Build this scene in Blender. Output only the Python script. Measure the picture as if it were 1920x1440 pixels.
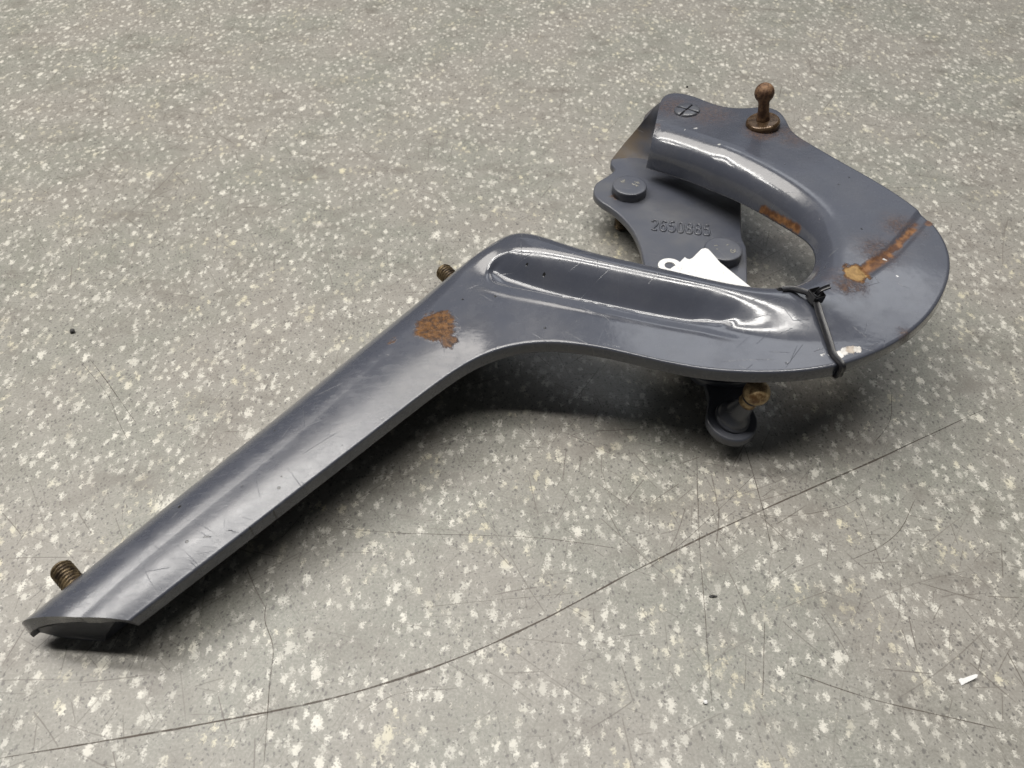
import bpy, bmesh, math, random
import numpy as np
from mathutils import Vector, Matrix
from mathutils.bvhtree import BVHTree
random.seed(7); np.random.seed(7)
R = math.radians
scene = bpy.context.scene
for o in list(bpy.data.objects): bpy.data.objects.remove(o)
col = scene.collection

# ------------------------------------------------------------------ camera
FPX, W0, H0 = 1450.0, 1920.0, 1440.0
PITCH, CAMH = R(48.0), 0.250
cam_d = bpy.data.cameras.new('camera'); cam = bpy.data.objects.new('camera', cam_d); col.objects.link(cam)
cam_d.sensor_width = 36.0; cam_d.lens = 36.0*FPX/W0
cam_d.clip_start = 0.005; cam_d.clip_end = 50
cam.location = (0, 0, CAMH); cam.rotation_euler = (R(90)-PITCH, 0, 0)
cam_d.dof.use_dof = True; cam_d.dof.focus_distance = 0.33; cam_d.dof.aperture_fstop = 28.0
scene.camera = cam

# ------------------------------------------------------------------ world and lamps
world = bpy.data.worlds.new('World'); scene.world = world; world.use_nodes = True
bg = world.node_tree.nodes['Background']
bg.inputs[0].default_value = (0.93, 0.96, 1.0, 1); bg.inputs[1].default_value = 0.06
def area(name, loc, rot, sx, sy, power, color, label):
    d = bpy.data.lights.new(name, 'AREA'); d.shape = 'RECTANGLE'; d.size = sx; d.size_y = sy
    d.energy = power; d.color = color
    o = bpy.data.objects.new(name, d); col.objects.link(o); o.location = loc; o.rotation_euler = rot
    o['label'] = label; o['category'] = 'lamp'
    return o
area('overhead_lamp', (-0.45, 0.32, 1.6), (0, 0, R(-5)), 2.4, 0.12, 25, (1.0, 0.97, 0.92), 'fluorescent ceiling tube above the hinge')
area('overhead_lamp', (-0.50, 0.66, 1.6), (0, 0, R(-5)), 2.4, 0.12, 25, (1.0, 0.97, 0.92), 'fluorescent ceiling tube behind the one above the hinge')
area('overhead_lamp', (-0.75, 1.02, 1.6), (0, 0, R(12)), 1.2, 0.5, 14, (1.0, 0.95, 0.88), 'ceiling panel lamp at the back left')
area('overhead_lamp', (0.65, 1.60, 1.6), (0, 0, 0), 1.2, 0.6, 5, (0.95, 0.97, 1.0), 'unseen fill light added overhead at the back right')  # added fill for a soft sheen on the bend, not a known lamp
area('back_fill', (0.5, 2.7, 2.0), (R(-50), 0, 0), 3.2, 1.3, 6, (0.82, 0.88, 1.0), 'large cool fill light added at the back')  # added so the flat steel mirrors something pale; no window is known here

scene.view_settings.view_transform = 'Standard'; scene.view_settings.look = 'None'
scene.view_settings.exposure = 0.0; scene.view_settings.gamma = 1.0

# ------------------------------------------------------------------ helpers
CAM = np.array([0, 0, CAMH]); FWD = np.array([0, math.cos(PITCH), -math.sin(PITCH)]); UPC = np.array([0, math.sin(PITCH), math.cos(PITCH)])
def ray(px, py):
    return np.array([1.0, 0, 0])*((px-W0/2)/FPX) + FWD - UPC*((py-H0/2)/FPX)
def U(px, py, zmm=0.0):
    """point of the place at height zmm (millimetres) that the photograph shows at this pixel"""
    d = ray(px, py); k = (zmm/1000.0-CAMH)/d[2]
    return CAM+d*k
def mesh_obj(name, verts, faces, mat, parent=None, smooth=True):
    me = bpy.data.meshes.new(name); me.from_pydata([tuple(map(float, v)) for v in verts], [], faces); me.update()
    if smooth: me.polygons.foreach_set('use_smooth', [True]*len(me.polygons))
    if mat: me.materials.append(mat)
    o = bpy.data.objects.new(name, me); col.objects.link(o)
    if parent is not None: set_parent(o, parent)
    return o
def world_of(o):
    m = o.matrix_basis.copy()
    if o.parent is not None: m = world_of(o.parent) @ o.matrix_parent_inverse @ m
    return m
def set_parent(o, p):
    o.parent = p; o.matrix_parent_inverse = world_of(p).inverted()
def tag(o, label, cat, group=None):
    o['label'] = label; o['category'] = cat
    if group: o['group'] = group
def empty(name, loc):
    o = bpy.data.objects.new(name, None); col.objects.link(o); o.location = loc; o.empty_display_size = 0.01; return o
def unit(v): v = np.asarray(v, float); return v/(np.linalg.norm(v)+1e-12)
def frame(axis):
    a = unit(axis); h = np.array([0, 0, 1.0]) if abs(a[2]) < 0.9 else np.array([1.0, 0, 0])
    x = unit(np.cross(h, a)); return x, np.cross(a, x), a
def lathe(name, base, axis, prof, mat, parent=None, n=40, sharp=None):
    """prof: list of (radius, height) in metres"""
    x, y, a = frame(axis); base = np.asarray(base, float); V = []; F = []
    for r, h in prof:
        for k in range(n):
            t = 2*math.pi*k/n; V.append(base+a*h+(x*math.cos(t)+y*math.sin(t))*r)
    for i in range(len(prof)-1):
        for k in range(n):
            F.append((i*n+k, i*n+(k+1) % n, (i+1)*n+(k+1) % n, (i+1)*n+k))
    F.append(tuple(range(n-1, -1, -1))); F.append(tuple((len(prof)-1)*n+k for k in range(n)))
    o = mesh_obj(name, V, F, mat, parent)
    return o
def rounded_profile(pts, r=0.0006, seg=3):
    """round the corners of an open (radius,height) profile"""
    P = [np.array(p, float) for p in pts]; out = [P[0]]
    for i in range(1, len(P)-1):
        a, b, c = P[i-1], P[i], P[i+1]; la = np.linalg.norm(a-b); lc = np.linalg.norm(c-b); q = min(r, la*0.45, lc*0.45)
        s = b+(a-b)/la*q; e = b+(c-b)/lc*q
        for k in range(seg+1):
            t = k/seg; out.append((1-t)**2*s+2*t*(1-t)*b+t*t*e)
    out.append(P[-1]); return [tuple(p) for p in out]
def threaded(name, base, axis, length, rad, pitch, mat, parent, n=28, per=8):
    x, y, a = frame(axis); V = []; F = []; rows = int(length/pitch*per)
    for i in range(rows+1):
        h = length*i/rows
        for k in range(n):
            t = 2*math.pi*k/n; ph = (h/pitch - k/n) % 1.0
            tri = abs(ph*2-1); rr = rad-0.00062*min(1, max(0, (tri-0.12)*1.35))
            if h > length-0.0012: rr = min(rr, rad-(h-(length-0.0012))*0.9)
            V.append(np.asarray(base)+a*h+(x*math.cos(t)+y*math.sin(t))*rr)
    for i in range(rows):
        for k in range(n): F.append((i*n+k, i*n+(k+1) % n, (i+1)*n+(k+1) % n, (i+1)*n+k))
    F.append(tuple(range(n-1, -1, -1))); F.append(tuple(rows*n+k for k in range(n)))
    return mesh_obj(name, V, F, mat, parent)
def catmull(P, per):
    P = np.asarray(P, float); n = len(P); out = []
    for i in range(n-1):
        p0 = P[max(i-1, 0)]; p1 = P[i]; p2 = P[i+1]; p3 = P[min(i+2, n-1)]
        if i == 0: p0 = 2*p1-p2
        if i == n-2: p3 = 2*p2-p1
        for k in range(per):
            t = k/per
            out.append(0.5*((2*p1)+(-p0+p2)*t+(2*p0-5*p1+4*p2-p3)*t*t+(-p0+3*p1-3*p2+p3)*t**3))
    out.append(P[-1]); return np.array(out)
def gsmooth(A, sig):
    if sig <= 0: return A
    k = int(sig*3); w = np.exp(-0.5*(np.arange(-k, k+1)/sig)**2); w /= w.sum()
    A = A.reshape(len(A), -1)
    ext = np.concatenate([2*A[0]-A[k:0:-1], A, 2*A[-1]-A[-2:-k-2:-1]])
    return np.stack([np.convolve(ext[:, c], w, 'valid') for c in range(A.shape[1])], 1)
def sstep(a, b, x): t = np.clip((x-a)/(b-a), 0, 1); return t*t*(3-2*t)

# ------------------------------------------------------------------ node helpers
class NT:
    def __init__(s, name):
        s.mat = bpy.data.materials.new(name); s.mat.use_nodes = True; s.t = s.mat.node_tree; s.n = s.t.nodes
        s.bsdf = s.n['Principled BSDF']; s.out = s.n['Material Output']
    def lk(s, a, b): s.t.links.new(a, b)
    def put(s, v, sock):
        if isinstance(v, bpy.types.NodeSocket): s.lk(v, sock)
        elif isinstance(v, (tuple, list, np.ndarray)):
            v = [float(q) for q in v]; d = sock.default_value
            try: n = len(d)
            except TypeError: n = 0
            if n == 4 and len(v) == 3: v = v+[1.0]
            sock.default_value = v
        else: sock.default_value = float(v)
    def m(s, op, a, b=0.0, c=None, clamp=False):
        n = s.n.new('ShaderNodeMath'); n.operation = op; n.use_clamp = clamp; s.put(a, n.inputs[0]); s.put(b, n.inputs[1])
        if c is not None: s.put(c, n.inputs[2])
        return n.outputs[0]
    def v(s, op, a, b=(0, 0, 0), out=0):
        n = s.n.new('ShaderNodeVectorMath'); n.operation = op; s.put(a, n.inputs[0])
        if op == 'SCALE': s.put(b, n.inputs['Scale'])
        else: s.put(b, n.inputs[1])
        return n.outputs['Value' if op in ('LENGTH', 'DOT_PRODUCT', 'DISTANCE') else 'Vector']
    def pos(s): return s.n.new('ShaderNodeNewGeometry').outputs['Position']
    def mapping(s, vec, scale=(1, 1, 1), rot=(0, 0, 0), loc=(0, 0, 0)):
        n = s.n.new('ShaderNodeMapping'); s.put(vec, n.inputs[0]); s.put(loc, n.inputs[1]); s.put(rot, n.inputs[2]); s.put(scale, n.inputs[3]); return n.outputs[0]
    def noise(s, vec, scale, detail=3, rough=0.55, color=False, dist=0.0):
        n = s.n.new('ShaderNodeTexNoise'); s.put(vec, n.inputs['Vector']); n.inputs['Scale'].default_value = scale
        n.inputs['Detail'].default_value = detail; n.inputs['Roughness'].default_value = rough; n.inputs['Distortion'].default_value = dist
        return n.outputs['Color' if color else 'Fac']
    def vor(s, vec, scale, feature='F1', rnd=1.0):
        n = s.n.new('ShaderNodeTexVoronoi'); n.feature = feature; s.put(vec, n.inputs['Vector']); n.inputs['Scale'].default_value = scale
        n.inputs['Randomness'].default_value = rnd; return n
    def ss(s, x, a, b, lo=0.0, hi=1.0):
        n = s.n.new('ShaderNodeMapRange'); n.interpolation_type = 'SMOOTHSTEP'; s.put(x, n.inputs[0]); s.put(a, n.inputs[1]); s.put(b, n.inputs[2])
        n.inputs[3].default_value = lo; n.inputs[4].default_value = hi; return n.outputs[0]
    def mix(s, f, a, b, mode='MIX'):
        n = s.n.new('ShaderNodeMix'); n.data_type = 'RGBA'; n.blend_type = mode; s.put(f, n.inputs[0]); s.put(a, n.inputs[6]); s.put(b, n.inputs[7]); return n.outputs[2]
    def mixf(s, f, a, b):
        n = s.n.new('ShaderNodeMix'); n.data_type = 'FLOAT'; s.put(f, n.inputs[0]); s.put(a, n.inputs[2]); s.put(b, n.inputs[3]); return n.outputs[0]
    def sep(s, vec):
        n = s.n.new('ShaderNodeSeparateXYZ'); s.put(vec, n.inputs[0]); return n.outputs
    def comb(s, x, y, z=0.0):
        n = s.n.new('ShaderNodeCombineXYZ'); s.put(x, n.inputs[0]); s.put(y, n.inputs[1]); s.put(z, n.inputs[2]); return n.outputs[0]
    def bump(s, h, dist, strength=1.0, normal=None):
        n = s.n.new('ShaderNodeBump'); s.put(h, n.inputs['Height']); n.inputs['Distance'].default_value = dist; n.inputs['Strength'].default_value = strength
        if normal is not None: s.lk(normal, n.inputs['Normal'])
        return n.outputs[0]
    def segdist(s, P, a, b):
        a = np.asarray(a, float); b = np.asarray(b, float); ba = b-a
        pa = s.v('SUBTRACT', P, a)
        h = s.m('MULTIPLY', s.v('DOT_PRODUCT', pa, ba), 1.0/float(ba @ ba), clamp=True)
        sc = s.n.new('ShaderNodeVectorMath'); sc.operation = 'SCALE'; sc.inputs[0].default_value = [float(q) for q in ba]; s.put(h, sc.inputs['Scale'])
        return s.v('DISTANCE', pa, sc.outputs[0])
    def line_cells(s, P, scale, length, width, keep, seed):
        """random straight scratches, one per voronoi cell; returns mask"""
        vn = s.vor(s.mapping(P, loc=(seed*1.7, seed*0.9, 0)), scale); vn.voronoi_dimensions = '2D'; d = s.v('SUBTRACT', s.mapping(P, loc=(seed*1.7, seed*0.9, 0)), vn.outputs['Position'])
        c = s.sep(vn.outputs['Color']); ang = s.m('MULTIPLY', c[0], 3.14159)
        ca = s.m('COSINE', ang); sa = s.m('SINE', ang); xy = s.sep(d)
        u = s.m('ADD', s.m('MULTIPLY', xy[0], ca), s.m('MULTIPLY', xy[1], sa))
        w = s.m('SUBTRACT', s.m('MULTIPLY', xy[1], ca), s.m('MULTIPLY', xy[0], sa))
        w = s.m('ADD', w, s.m('MULTIPLY', s.m('MULTIPLY', u, u), s.m('MULTIPLY', s.m('SUBTRACT', c[2], 0.5), 10.0)))
        mu = s.ss(s.m('ABSOLUTE', u), length*0.4, length, 1, 0); mw = s.ss(s.m('ABSOLUTE', w), 0.0, width, 1, 0)
        return s.m('MULTIPLY', s.m('MULTIPLY', mu, mw), s.m('MULTIPLY', s.m('GREATER_THAN', c[1], 1-keep), c[1]))
    def set(s, **kw):
        for k, v in kw.items(): s.put(v, s.bsdf.inputs[k.replace('_', ' ')])

# ------------------------------------------------------------------ floor
def floor_material():
    s = NT('speckled_vinyl'); P = s.pos()
    big = s.noise(P, 14, 1); mid = s.noise(P, 70, 3, 0.65); fine = s.noise(P, 1050, 2, 0.7)
    base = s.mix(s.ss(big, 0.36, 0.64), (0.176, 0.178, 0.152), (0.206, 0.192, 0.170))
    base = s.mix(s.ss(mid, 0.35, 0.70, 0, 0.6), base, (0.246, 0.236, 0.212))
    base = s.mix(s.ss(fine, 0.40, 0.68, 0, 0.6), base, (0.300, 0.290, 0.262))
    wob = s.v('SUBTRACT', s.noise(P, 720, 2, 0.8, color=True), (0.5, 0.5, 0.5))
    Q = s.v('ADD', P, s.v('SCALE', wob, 0.0052)); qx = s.sep(Q)
    rag = s.m('MULTIPLY', s.m('SUBTRACT', fine, 0.5), 0.0020); chips = None
    for (sc, r0, r1, keep, rot, st, sd) in ((235, 0.0001, 0.00140, 0.70, 0.45, 0.60, 1.3), (350, 0.0001, 0.00105, 0.64, -0.8, 0.5, 4.1), (105, 0.0004, 0.0020, 0.34, 1.2, 0.65, 7.7)):
        mp = s.mapping(s.comb(qx[0], qx[1], 0.0), scale=(1, st, 1), rot=(0, 0, rot), loc=(sd, sd*0.7, 0))
        vn = s.vor(mp, sc); vn.voronoi_dimensions = '2D'; c = s.sep(vn.outputs['Color']); d = s.m('MULTIPLY', vn.outputs['Distance'], 1.0/sc)
        rad = s.m('ADD', s.m('MULTIPLY', c[0], r1-r0), r0)
        k = s.ss(s.m('SUBTRACT', s.m('ADD', d, rag), rad), -0.0007, 0.00025, 1, 0)
        k = s.m('MULTIPLY', k, s.m('MULTIPLY', s.m('LESS_THAN', c[1], keep), s.m('ADD', s.m('MULTIPLY', c[2], 0.55), 0.45)))
        chips = k if chips is None else s.m('MAXIMUM', chips, k)
    tint = s.mix(s.ss(s.noise(P, 45, 1), 0.5, 0.70), (0.60, 0.58, 0.52), (0.54, 0.50, 0.37))
    c1 = s.mix(s.m('MULTIPLY', chips, 0.90), base, tint)
    # dark specks
    W = s.v('ADD', P, s.v('SCALE', wob, 0.0022)); wx = s.sep(W)
    for sc, rr, amt, st in ((720, 0.00058, 0.70, 0.8), (430, 0.00072, 0.66, 0.6)):
        f = s.mapping(s.comb(wx[0], wx[1], 0.0), scale=(1, st, 1), rot=(0, 0, sc*0.01), loc=(sc, 0, 0))
        vn = s.vor(f, sc); vn.voronoi_dimensions = '2D'; c = s.sep(vn.outputs['Color']); d = s.m('MULTIPLY', vn.outputs['Distance'], 1.0/sc)
        ra = s.m('MULTIPLY', s.m('MULTIPLY', c[0], c[1]), rr)
        k = s.ss(d, s.m('MULTIPLY', ra, 0.5), s.m('MULTIPLY', ra, 1.2), amt, 0)
        c1 = s.mix(k, c1, (0.062, 0.058, 0.056))
    # soft traffic grime, darker smears and rubbed-in dirt
    gr = s.ss(s.noise(s.mapping(P, scale=(1, 1.6, 1), rot=(0, 0, 0.6)), 30, 3, 0.7), 0.48, 0.80, 0, 0.55)
    c1 = s.mix(gr, c1, (0.105, 0.090, 0.076))
    # random hairline scratches
    sc1 = s.line_cells(P, 70, 0.016, 0.00034, 0.85, 1); sc2 = s.line_cells(P, 125, 0.008, 0.00028, 0.85, 2); sc3 = s.line_cells(P, 26, 0.045, 0.00036, 0.85, 3)
    dens = s.ss(s.noise(P, 6.5, 1), 0.33, 0.62, 0.35, 1)
    scr = s.m('MULTIPLY', s.m('MAXIMUM', s.m('MULTIPLY', sc3, 0.8), s.m('MAXIMUM', sc1, s.m('MULTIPLY', sc2, 0.8))), dens)
    c1 = s.mix(s.m('MULTIPLY', scr, 0.95), c1, (0.075, 0.062, 0.050))
    rgh = s.m('ADD', s.m('MULTIPLY', mid, 0.25), s.m('ADD', s.m('MULTIPLY', chips, -0.06), 0.30))
    s.set(Base_Color=c1, Roughness=rgh, Specular_IOR_Level=0.42, Normal=s.bump(s.noise(P, 380, 1), 0.00010, 0.6))
    return s.mat
M = {}
M['floor'] = floor_material()
fl = mesh_obj('floor', [(-3, -3, 0), (3, -3, 0), (3, 3, 0), (-3, 3, 0)], [(0, 1, 2, 3)], M['floor'], smooth=False); fl['kind'] = 'structure'
# the long scratches the photograph shows
SCRATCHES = [
    ([(-40, 1428), (180, 1392), (400, 1354), (620, 1310), (830, 1245), (1010, 1166), (1200, 1065), (1350, 992), (1500, 925), (1640, 863), (1870, 756)], 0.00042, 0.80),
    ([(1205, 1075), (1300, 1000), (1420, 885)], 0.00022, 0.6),
    ([(494, 1440), (505, 1290), (512, 1215), (497, 1165), (500, 1130)], 0.00022, 0.85),
    ([(1306, 850), (1311, 1000), (1324, 1180), (1336, 1335)], 0.00020, 0.8),
    ([(1396, 835), (1428, 945), (1446, 1028)], 0.00026, 0.8),
    ([(1490, 1262), (1640, 1312), (1880, 1368)], 0.00028, 0.8),
    ([(1672, 735), (1668, 790), (1638, 832)], 0.00022, 0.75),
    ([(168, 672), (205, 722), (256, 794)], 0.00026, 0.7),
    ([(148, 675), (200, 738), (222, 790), (240, 826)], 0.00024, 0.6),
    ([(1434, 1165), (1430, 1312)], 0.00024, 0.8), ([(1399, 1220), (1396, 1296)], 0.0002, 0.7),
    ([(1595, 1050), (1650, 1025), (1690, 990), (1716, 935)], 0.00026, 0.65),
    ([(1380, 955), (1460, 968), (1560, 955), (1620, 930)], 0.00022, 0.5),
    ([(625, 990), (760, 1000), (1000, 1008), (1180, 1032)], 0.00024, 0.7),
    ([(780, 1140), (900, 1128), (1100, 1110)], 0.0002, 0.5), ([(690, 1330), (750, 1300), (860, 1290)], 0.0002, 0.45),
    ([(940, 1010), (900, 960), (880, 915)], 0.0002, 0.5), ([(1600, 925), (1630, 1000), (1660, 1075)], 0.0002, 0.5),
]

def scratch_material():
    s = NT('scratch_dirt'); P = s.pos()
    s.set(Base_Color=(0.072, 0.056, 0.044), Roughness=0.7, Alpha=s.m('MULTIPLY', s.ss(s.noise(P, 260, 4, 0.7), 0.25, 0.60, 0.15, 0.9), s.ss(s.noise(P, 35, 2), 0.3, 0.5, 0.6, 1)))
    return s.mat
M['scratch'] = scratch_material()
for pts, w, amt in SCRATCHES:
    c = catmull(np.array([U(a, b, 0) for a, b in pts]), 14); n = len(c); V = []; F = []
    w = w*(0.62+0.2*(len(pts) > 9))*amt; rs = np.random.RandomState(int(pts[0][0]+pts[0][1]) % 9999)
    jit = gsmooth(rs.randn(n, 1), 1.2)[:, 0]*0.00009; wv = 1+0.35*gsmooth(rs.randn(n, 1), 1.0)[:, 0]
    for i in range(n):
        t = unit(c[min(i+1, n-1)]-c[max(i-1, 0)]); sd = np.array([-t[1], t[0], 0]); hw = w*max(0.12, min(1, 16*min(i, n-1-i)/n))*max(0.4, wv[i]); q = c[i]+sd*jit[i]
        V += [q-sd*hw+np.array([0, 0, 4e-5]), q+sd*hw+np.array([0, 0, 4e-5])]
    for i in range(n-1): F.append((2*i, 2*i+2, 2*i+3, 2*i+1))
    mesh_obj('scratch', V, F, M['scratch'], fl, smooth=False)

# ------------------------------------------------------------------ painted steel
def paint_material(name, coat=0.4, dust=0.25, rough=0.27, rust=(), streaks=(), worn=0.0, scuff=None, chips=(), pits=True, dustcol=(0.17, 0.16, 0.14)):
    s = NT(name); P = s.pos()
    n1 = s.noise(P, 30, 4, 0.6); n2 = s.noise(P, 210, 4, 0.65)
    base = s.mix(s.ss(n1, 0.3, 0.7), (0.050, 0.055, 0.072), (0.059, 0.064, 0.082))
    base = s.mix(s.m('MULTIPLY', s.ss(s.noise(P, 42, 3, 0.6), 0.35, 0.95), dust), base, dustcol)
    rgh = s.m('ADD', s.m('MULTIPLY', s.ss(n2, 0.2, 0.85), 0.12), s.m('MULTIPLY', n1, 0.08)); rgh = s.m('ADD', rgh, rough-0.10)
    # fine handling scratches
    s1 = s.line_cells(P, 130, 0.006, 0.00012, 0.6, 5); s2 = s.line_cells(P, 70, 0.012, 0.00013, 0.5, 9)
    patch = s.ss(s.noise(P, 24, 3), 0.45, 0.62)
    sc = s.m('MULTIPLY', s.m('MAXIMUM', s1, s2), patch)
    base = s.mix(s.m('MULTIPLY', sc, 0.55), base, (0.15, 0.155, 0.17)); rgh = s.m('ADD', rgh, s.m('MULTIPLY', sc, 0.2))
    hgt = s.m('MULTIPLY', sc, -0.5)
    if worn > 0:
        wr = s.m('MULTIPLY', s.ss(s.noise(P, 110, 4, 0.75), 0.30, 0.80), worn)
        base = s.mix(s.m('MULTIPLY', wr, 0.06), base, (0.10, 0.105, 0.12)); rgh = s.m('ADD', rgh, s.m('MULTIPLY', wr, 0.10))
    if scuff is not None:
        near = s.ss(s.segdist(P, *scuff), 0.012, 0.050, 1, 0); a_ = unit(np.array(scuff[1])-np.array(scuff[0])); ang = math.atan2(a_[1], a_[0])
        st = s.noise(s.mapping(P, scale=(0.35, 1, 1), rot=(0, 0, -ang)), 420, 4, 0.75); st2 = s.noise(s.mapping(P, scale=(0.22, 1, 1), rot=(0, 0, -ang+0.3)), 260, 3, 0.8)
        k1 = s.m('MULTIPLY', near, s.ss(st, 0.50, 0.66)); k2 = s.m('MULTIPLY', near, s.ss(st2, 0.69, 0.73))
        base = s.mix(s.m('MULTIPLY', k1, 0.14), base, (0.17, 0.175, 0.19)); base = s.mix(s.m('MULTIPLY', k2, 0.8), base, (0.018, 0.018, 0.02))
        rgh = s.m('ADD', rgh, s.m('MULTIPLY', k1, 0.12)); hgt = s.m('SUBTRACT', hgt, s.m('ADD', s.m('MULTIPLY', k1, 0.07), s.m('MULTIPLY', k2, 0.5)))
    if pits:
        vn = s.vor(P, 150); vn.voronoi_dimensions = '2D'; c = s.sep(vn.outputs['Color']); d = s.m('MULTIPLY', vn.outputs['Distance'], 1/150)
        rad = s.m('MULTIPLY', s.m('GREATER_THAN', c[0], 0.86), s.m('MULTIPLY', c[1], 0.00065))
        k = s.m('MULTIPLY', s.ss(s.m('SUBTRACT', d, rad), -0.00012, 0.00006, 1, 0), s.ss(s.noise(P, 20, 2), 0.46, 0.56))
        base = s.mix(k, base, (0.012, 0.012, 0.012)); hgt = s.m('SUBTRACT', hgt, k)
    crgh = s.m('ADD', s.m('MULTIPLY', s.ss(n2, 0.3, 0.75), 0.06), s.m('ADD', s.ss(s.noise(P, 58, 3, 0.65), 0.42, 0.72, 0, 0.11), rough*0.30))
    if scuff is not None: crgh = s.m('ADD', crgh, s.m('MULTIPLY', near, s.m('ADD', s.m('MULTIPLY', st, 0.18), 0.10)))
    rustmask = None; stm = None; rc = s.mix(s.ss(s.noise(P, 480, 4, 0.75), 0.34, 0.66), (0.035, 0.015, 0.006), (0.165, 0.076, 0.021))
    wob = s.v('SCALE', s.v('SUBTRACT', s.noise(P, 190, 5, 0.72, color=True), (0.5, 0.5, 0.5)), 0.011)
    Q = s.v('ADD', P, wob)
    for (c, r, amt, soft) in rust:
        k = s.ss(s.v('DISTANCE', Q, c), r-soft, r+soft*0.5, amt, 0); rustmask = k if rustmask is None else s.m('MAXIMUM', rustmask, k)
    for (a, b, r, amt) in streaks:
        Q2 = s.v('ADD', P, s.v('SCALE', wob, 0.45))
        k = s.ss(s.segdist(Q2, a, b), r*0.5, r*1.25, amt, 0); stm = k if stm is None else s.m('MAXIMUM', stm, k)
    if rustmask is not None:
        rustmask = s.m('MULTIPLY', rustmask, s.ss(s.m('ADD', s.noise(P, 1300, 2, 0.7), s.m('MULTIPLY', rustmask, 0.55)), 0.58, 0.85, 0.40, 1))
        rn = s.noise(P, 620, 4, 0.75)
        base = s.mix(rustmask, base, rc)
        rgh = s.mixf(rustmask, rgh, s.m('ADD', s.m('MULTIPLY', rn, 0.45), 0.12))
        hgt = s.m('ADD', hgt, s.m('MULTIPLY', rustmask, s.m('MULTIPLY', rn, 2.4)))
    if stm is not None:
        base = s.mix(stm, base, s.mix(s.ss(s.noise(P, 240, 3, 0.6), 0.38, 0.68), (0.085, 0.036, 0.014), (0.24, 0.115, 0.042))); rgh = s.mixf(stm, rgh, 0.5)
    for (c, r, colr) in chips:
        k = s.ss(s.v('DISTANCE', s.v('ADD', P, s.v('SCALE', wob, 0.5)), c), r*0.75, r, 1, 0)
        base = s.mix(k, base, s.mix(s.ss(s.noise(P, 500, 2), 0.4, 0.6), colr, [q*0.75 for q in colr])); rgh = s.mixf(k, rgh, 0.6)
        hgt = s.m('ADD', hgt, s.m('MULTIPLY', k, s.noise(P, 500, 2)))
    orange = s.noise(P, 520, 2, 0.5)
    nrm = s.bump(orange, 0.00004, 0.5); nrm = s.bump(hgt, 0.00022, 0.8, nrm)
    s.set(Base_Color=base, Roughness=rgh, Specular_IOR_Level=0.5 if coat < 0.9 else 0.22, Normal=nrm, Coat_Weight=coat if rustmask is None else s.m('MULTIPLY', s.m('SUBTRACT', 1.0, s.m('MULTIPLY', rustmask if stm is None else s.m('MAXIMUM', rustmask, stm), 3.0, clamp=True)), coat), Coat_Roughness=crgh, Coat_Normal=nrm)
    return s.mat
def simple(name, c0, c1, scale, rough, metal=0.0, bump=0.0, bscale=800):
    s = NT(name); P = s.pos()
    s.set(Base_Color=s.mix(s.ss(s.noise(P, scale, 4, 0.65), 0.35, 0.65), c0, c1), Roughness=s.m('ADD', s.m('MULTIPLY', s.noise(P, scale*2, 2), 0.2), rough-0.1), Metallic=metal)
    if bump: s.set(Normal=s.bump(s.noise(P, bscale, 4, 0.7), bump, 1.0))
    return s.mat
M['rust'] = simple('rusted_steel', (0.055, 0.024, 0.012), (0.22, 0.125, 0.066), 300, 0.58, 0.3, 0.0005, 900)
M['rust_bright'] = simple('bright_rust', (0.12, 0.062, 0.022), (0.50, 0.37, 0.20), 260, 0.38, 0.4, 0.0005, 700)
M['thread'] = simple('browned_thread', (0.040, 0.028, 0.018), (0.23, 0.17, 0.095), 260, 0.42, 0.6, 0.00015)
M['wet_washer'] = simple('rusty_washer', (0.06, 0.035, 0.018), (0.13, 0.085, 0.05), 400, 0.2, 0.4, 0.0001)
M['plastic'] = simple('black_nylon', (0.010, 0.010, 0.012), (0.016, 0.016, 0.018), 200, 0.38)
def paper_material():
    s = NT('white_card'); P = s.pos()
    c = s.mix(s.ss(s.noise(P, 160, 3, 0.6), 0.4, 0.8, 0, 0.5), (0.64, 0.64, 0.635), (0.57, 0.57, 0.56))
    vn = s.vor(P, 260); vn.voronoi_dimensions = '2D'; k = s.m('MULTIPLY', s.ss(vn.outputs['Distance'], 0.06, 0.11, 0.55, 0), s.m('GREATER_THAN', s.sep(vn.outputs['Color'])[0], 0.72))
    s.set(Base_Color=s.mix(k, c, (0.35, 0.34, 0.33)), Roughness=0.6, Normal=s.bump(s.noise(P, 90, 3), 0.0004, 0.5))
    return s.mat
M['paper'] = paper_material()
M['grit'] = simple('black_grit', (0.008, 0.008, 0.008), (0.03, 0.028, 0.026), 900, 0.5, 0, 0.0003)

# ------------------------------------------------------------------ hinge: gooseneck arm
hinge = empty('gooseneck_hinge', tuple(U(1000, 720, 0)))
tag(hinge, 'dark grey painted steel gooseneck hinge with rust spots lying on the speckled floor', 'hinge')
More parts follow.
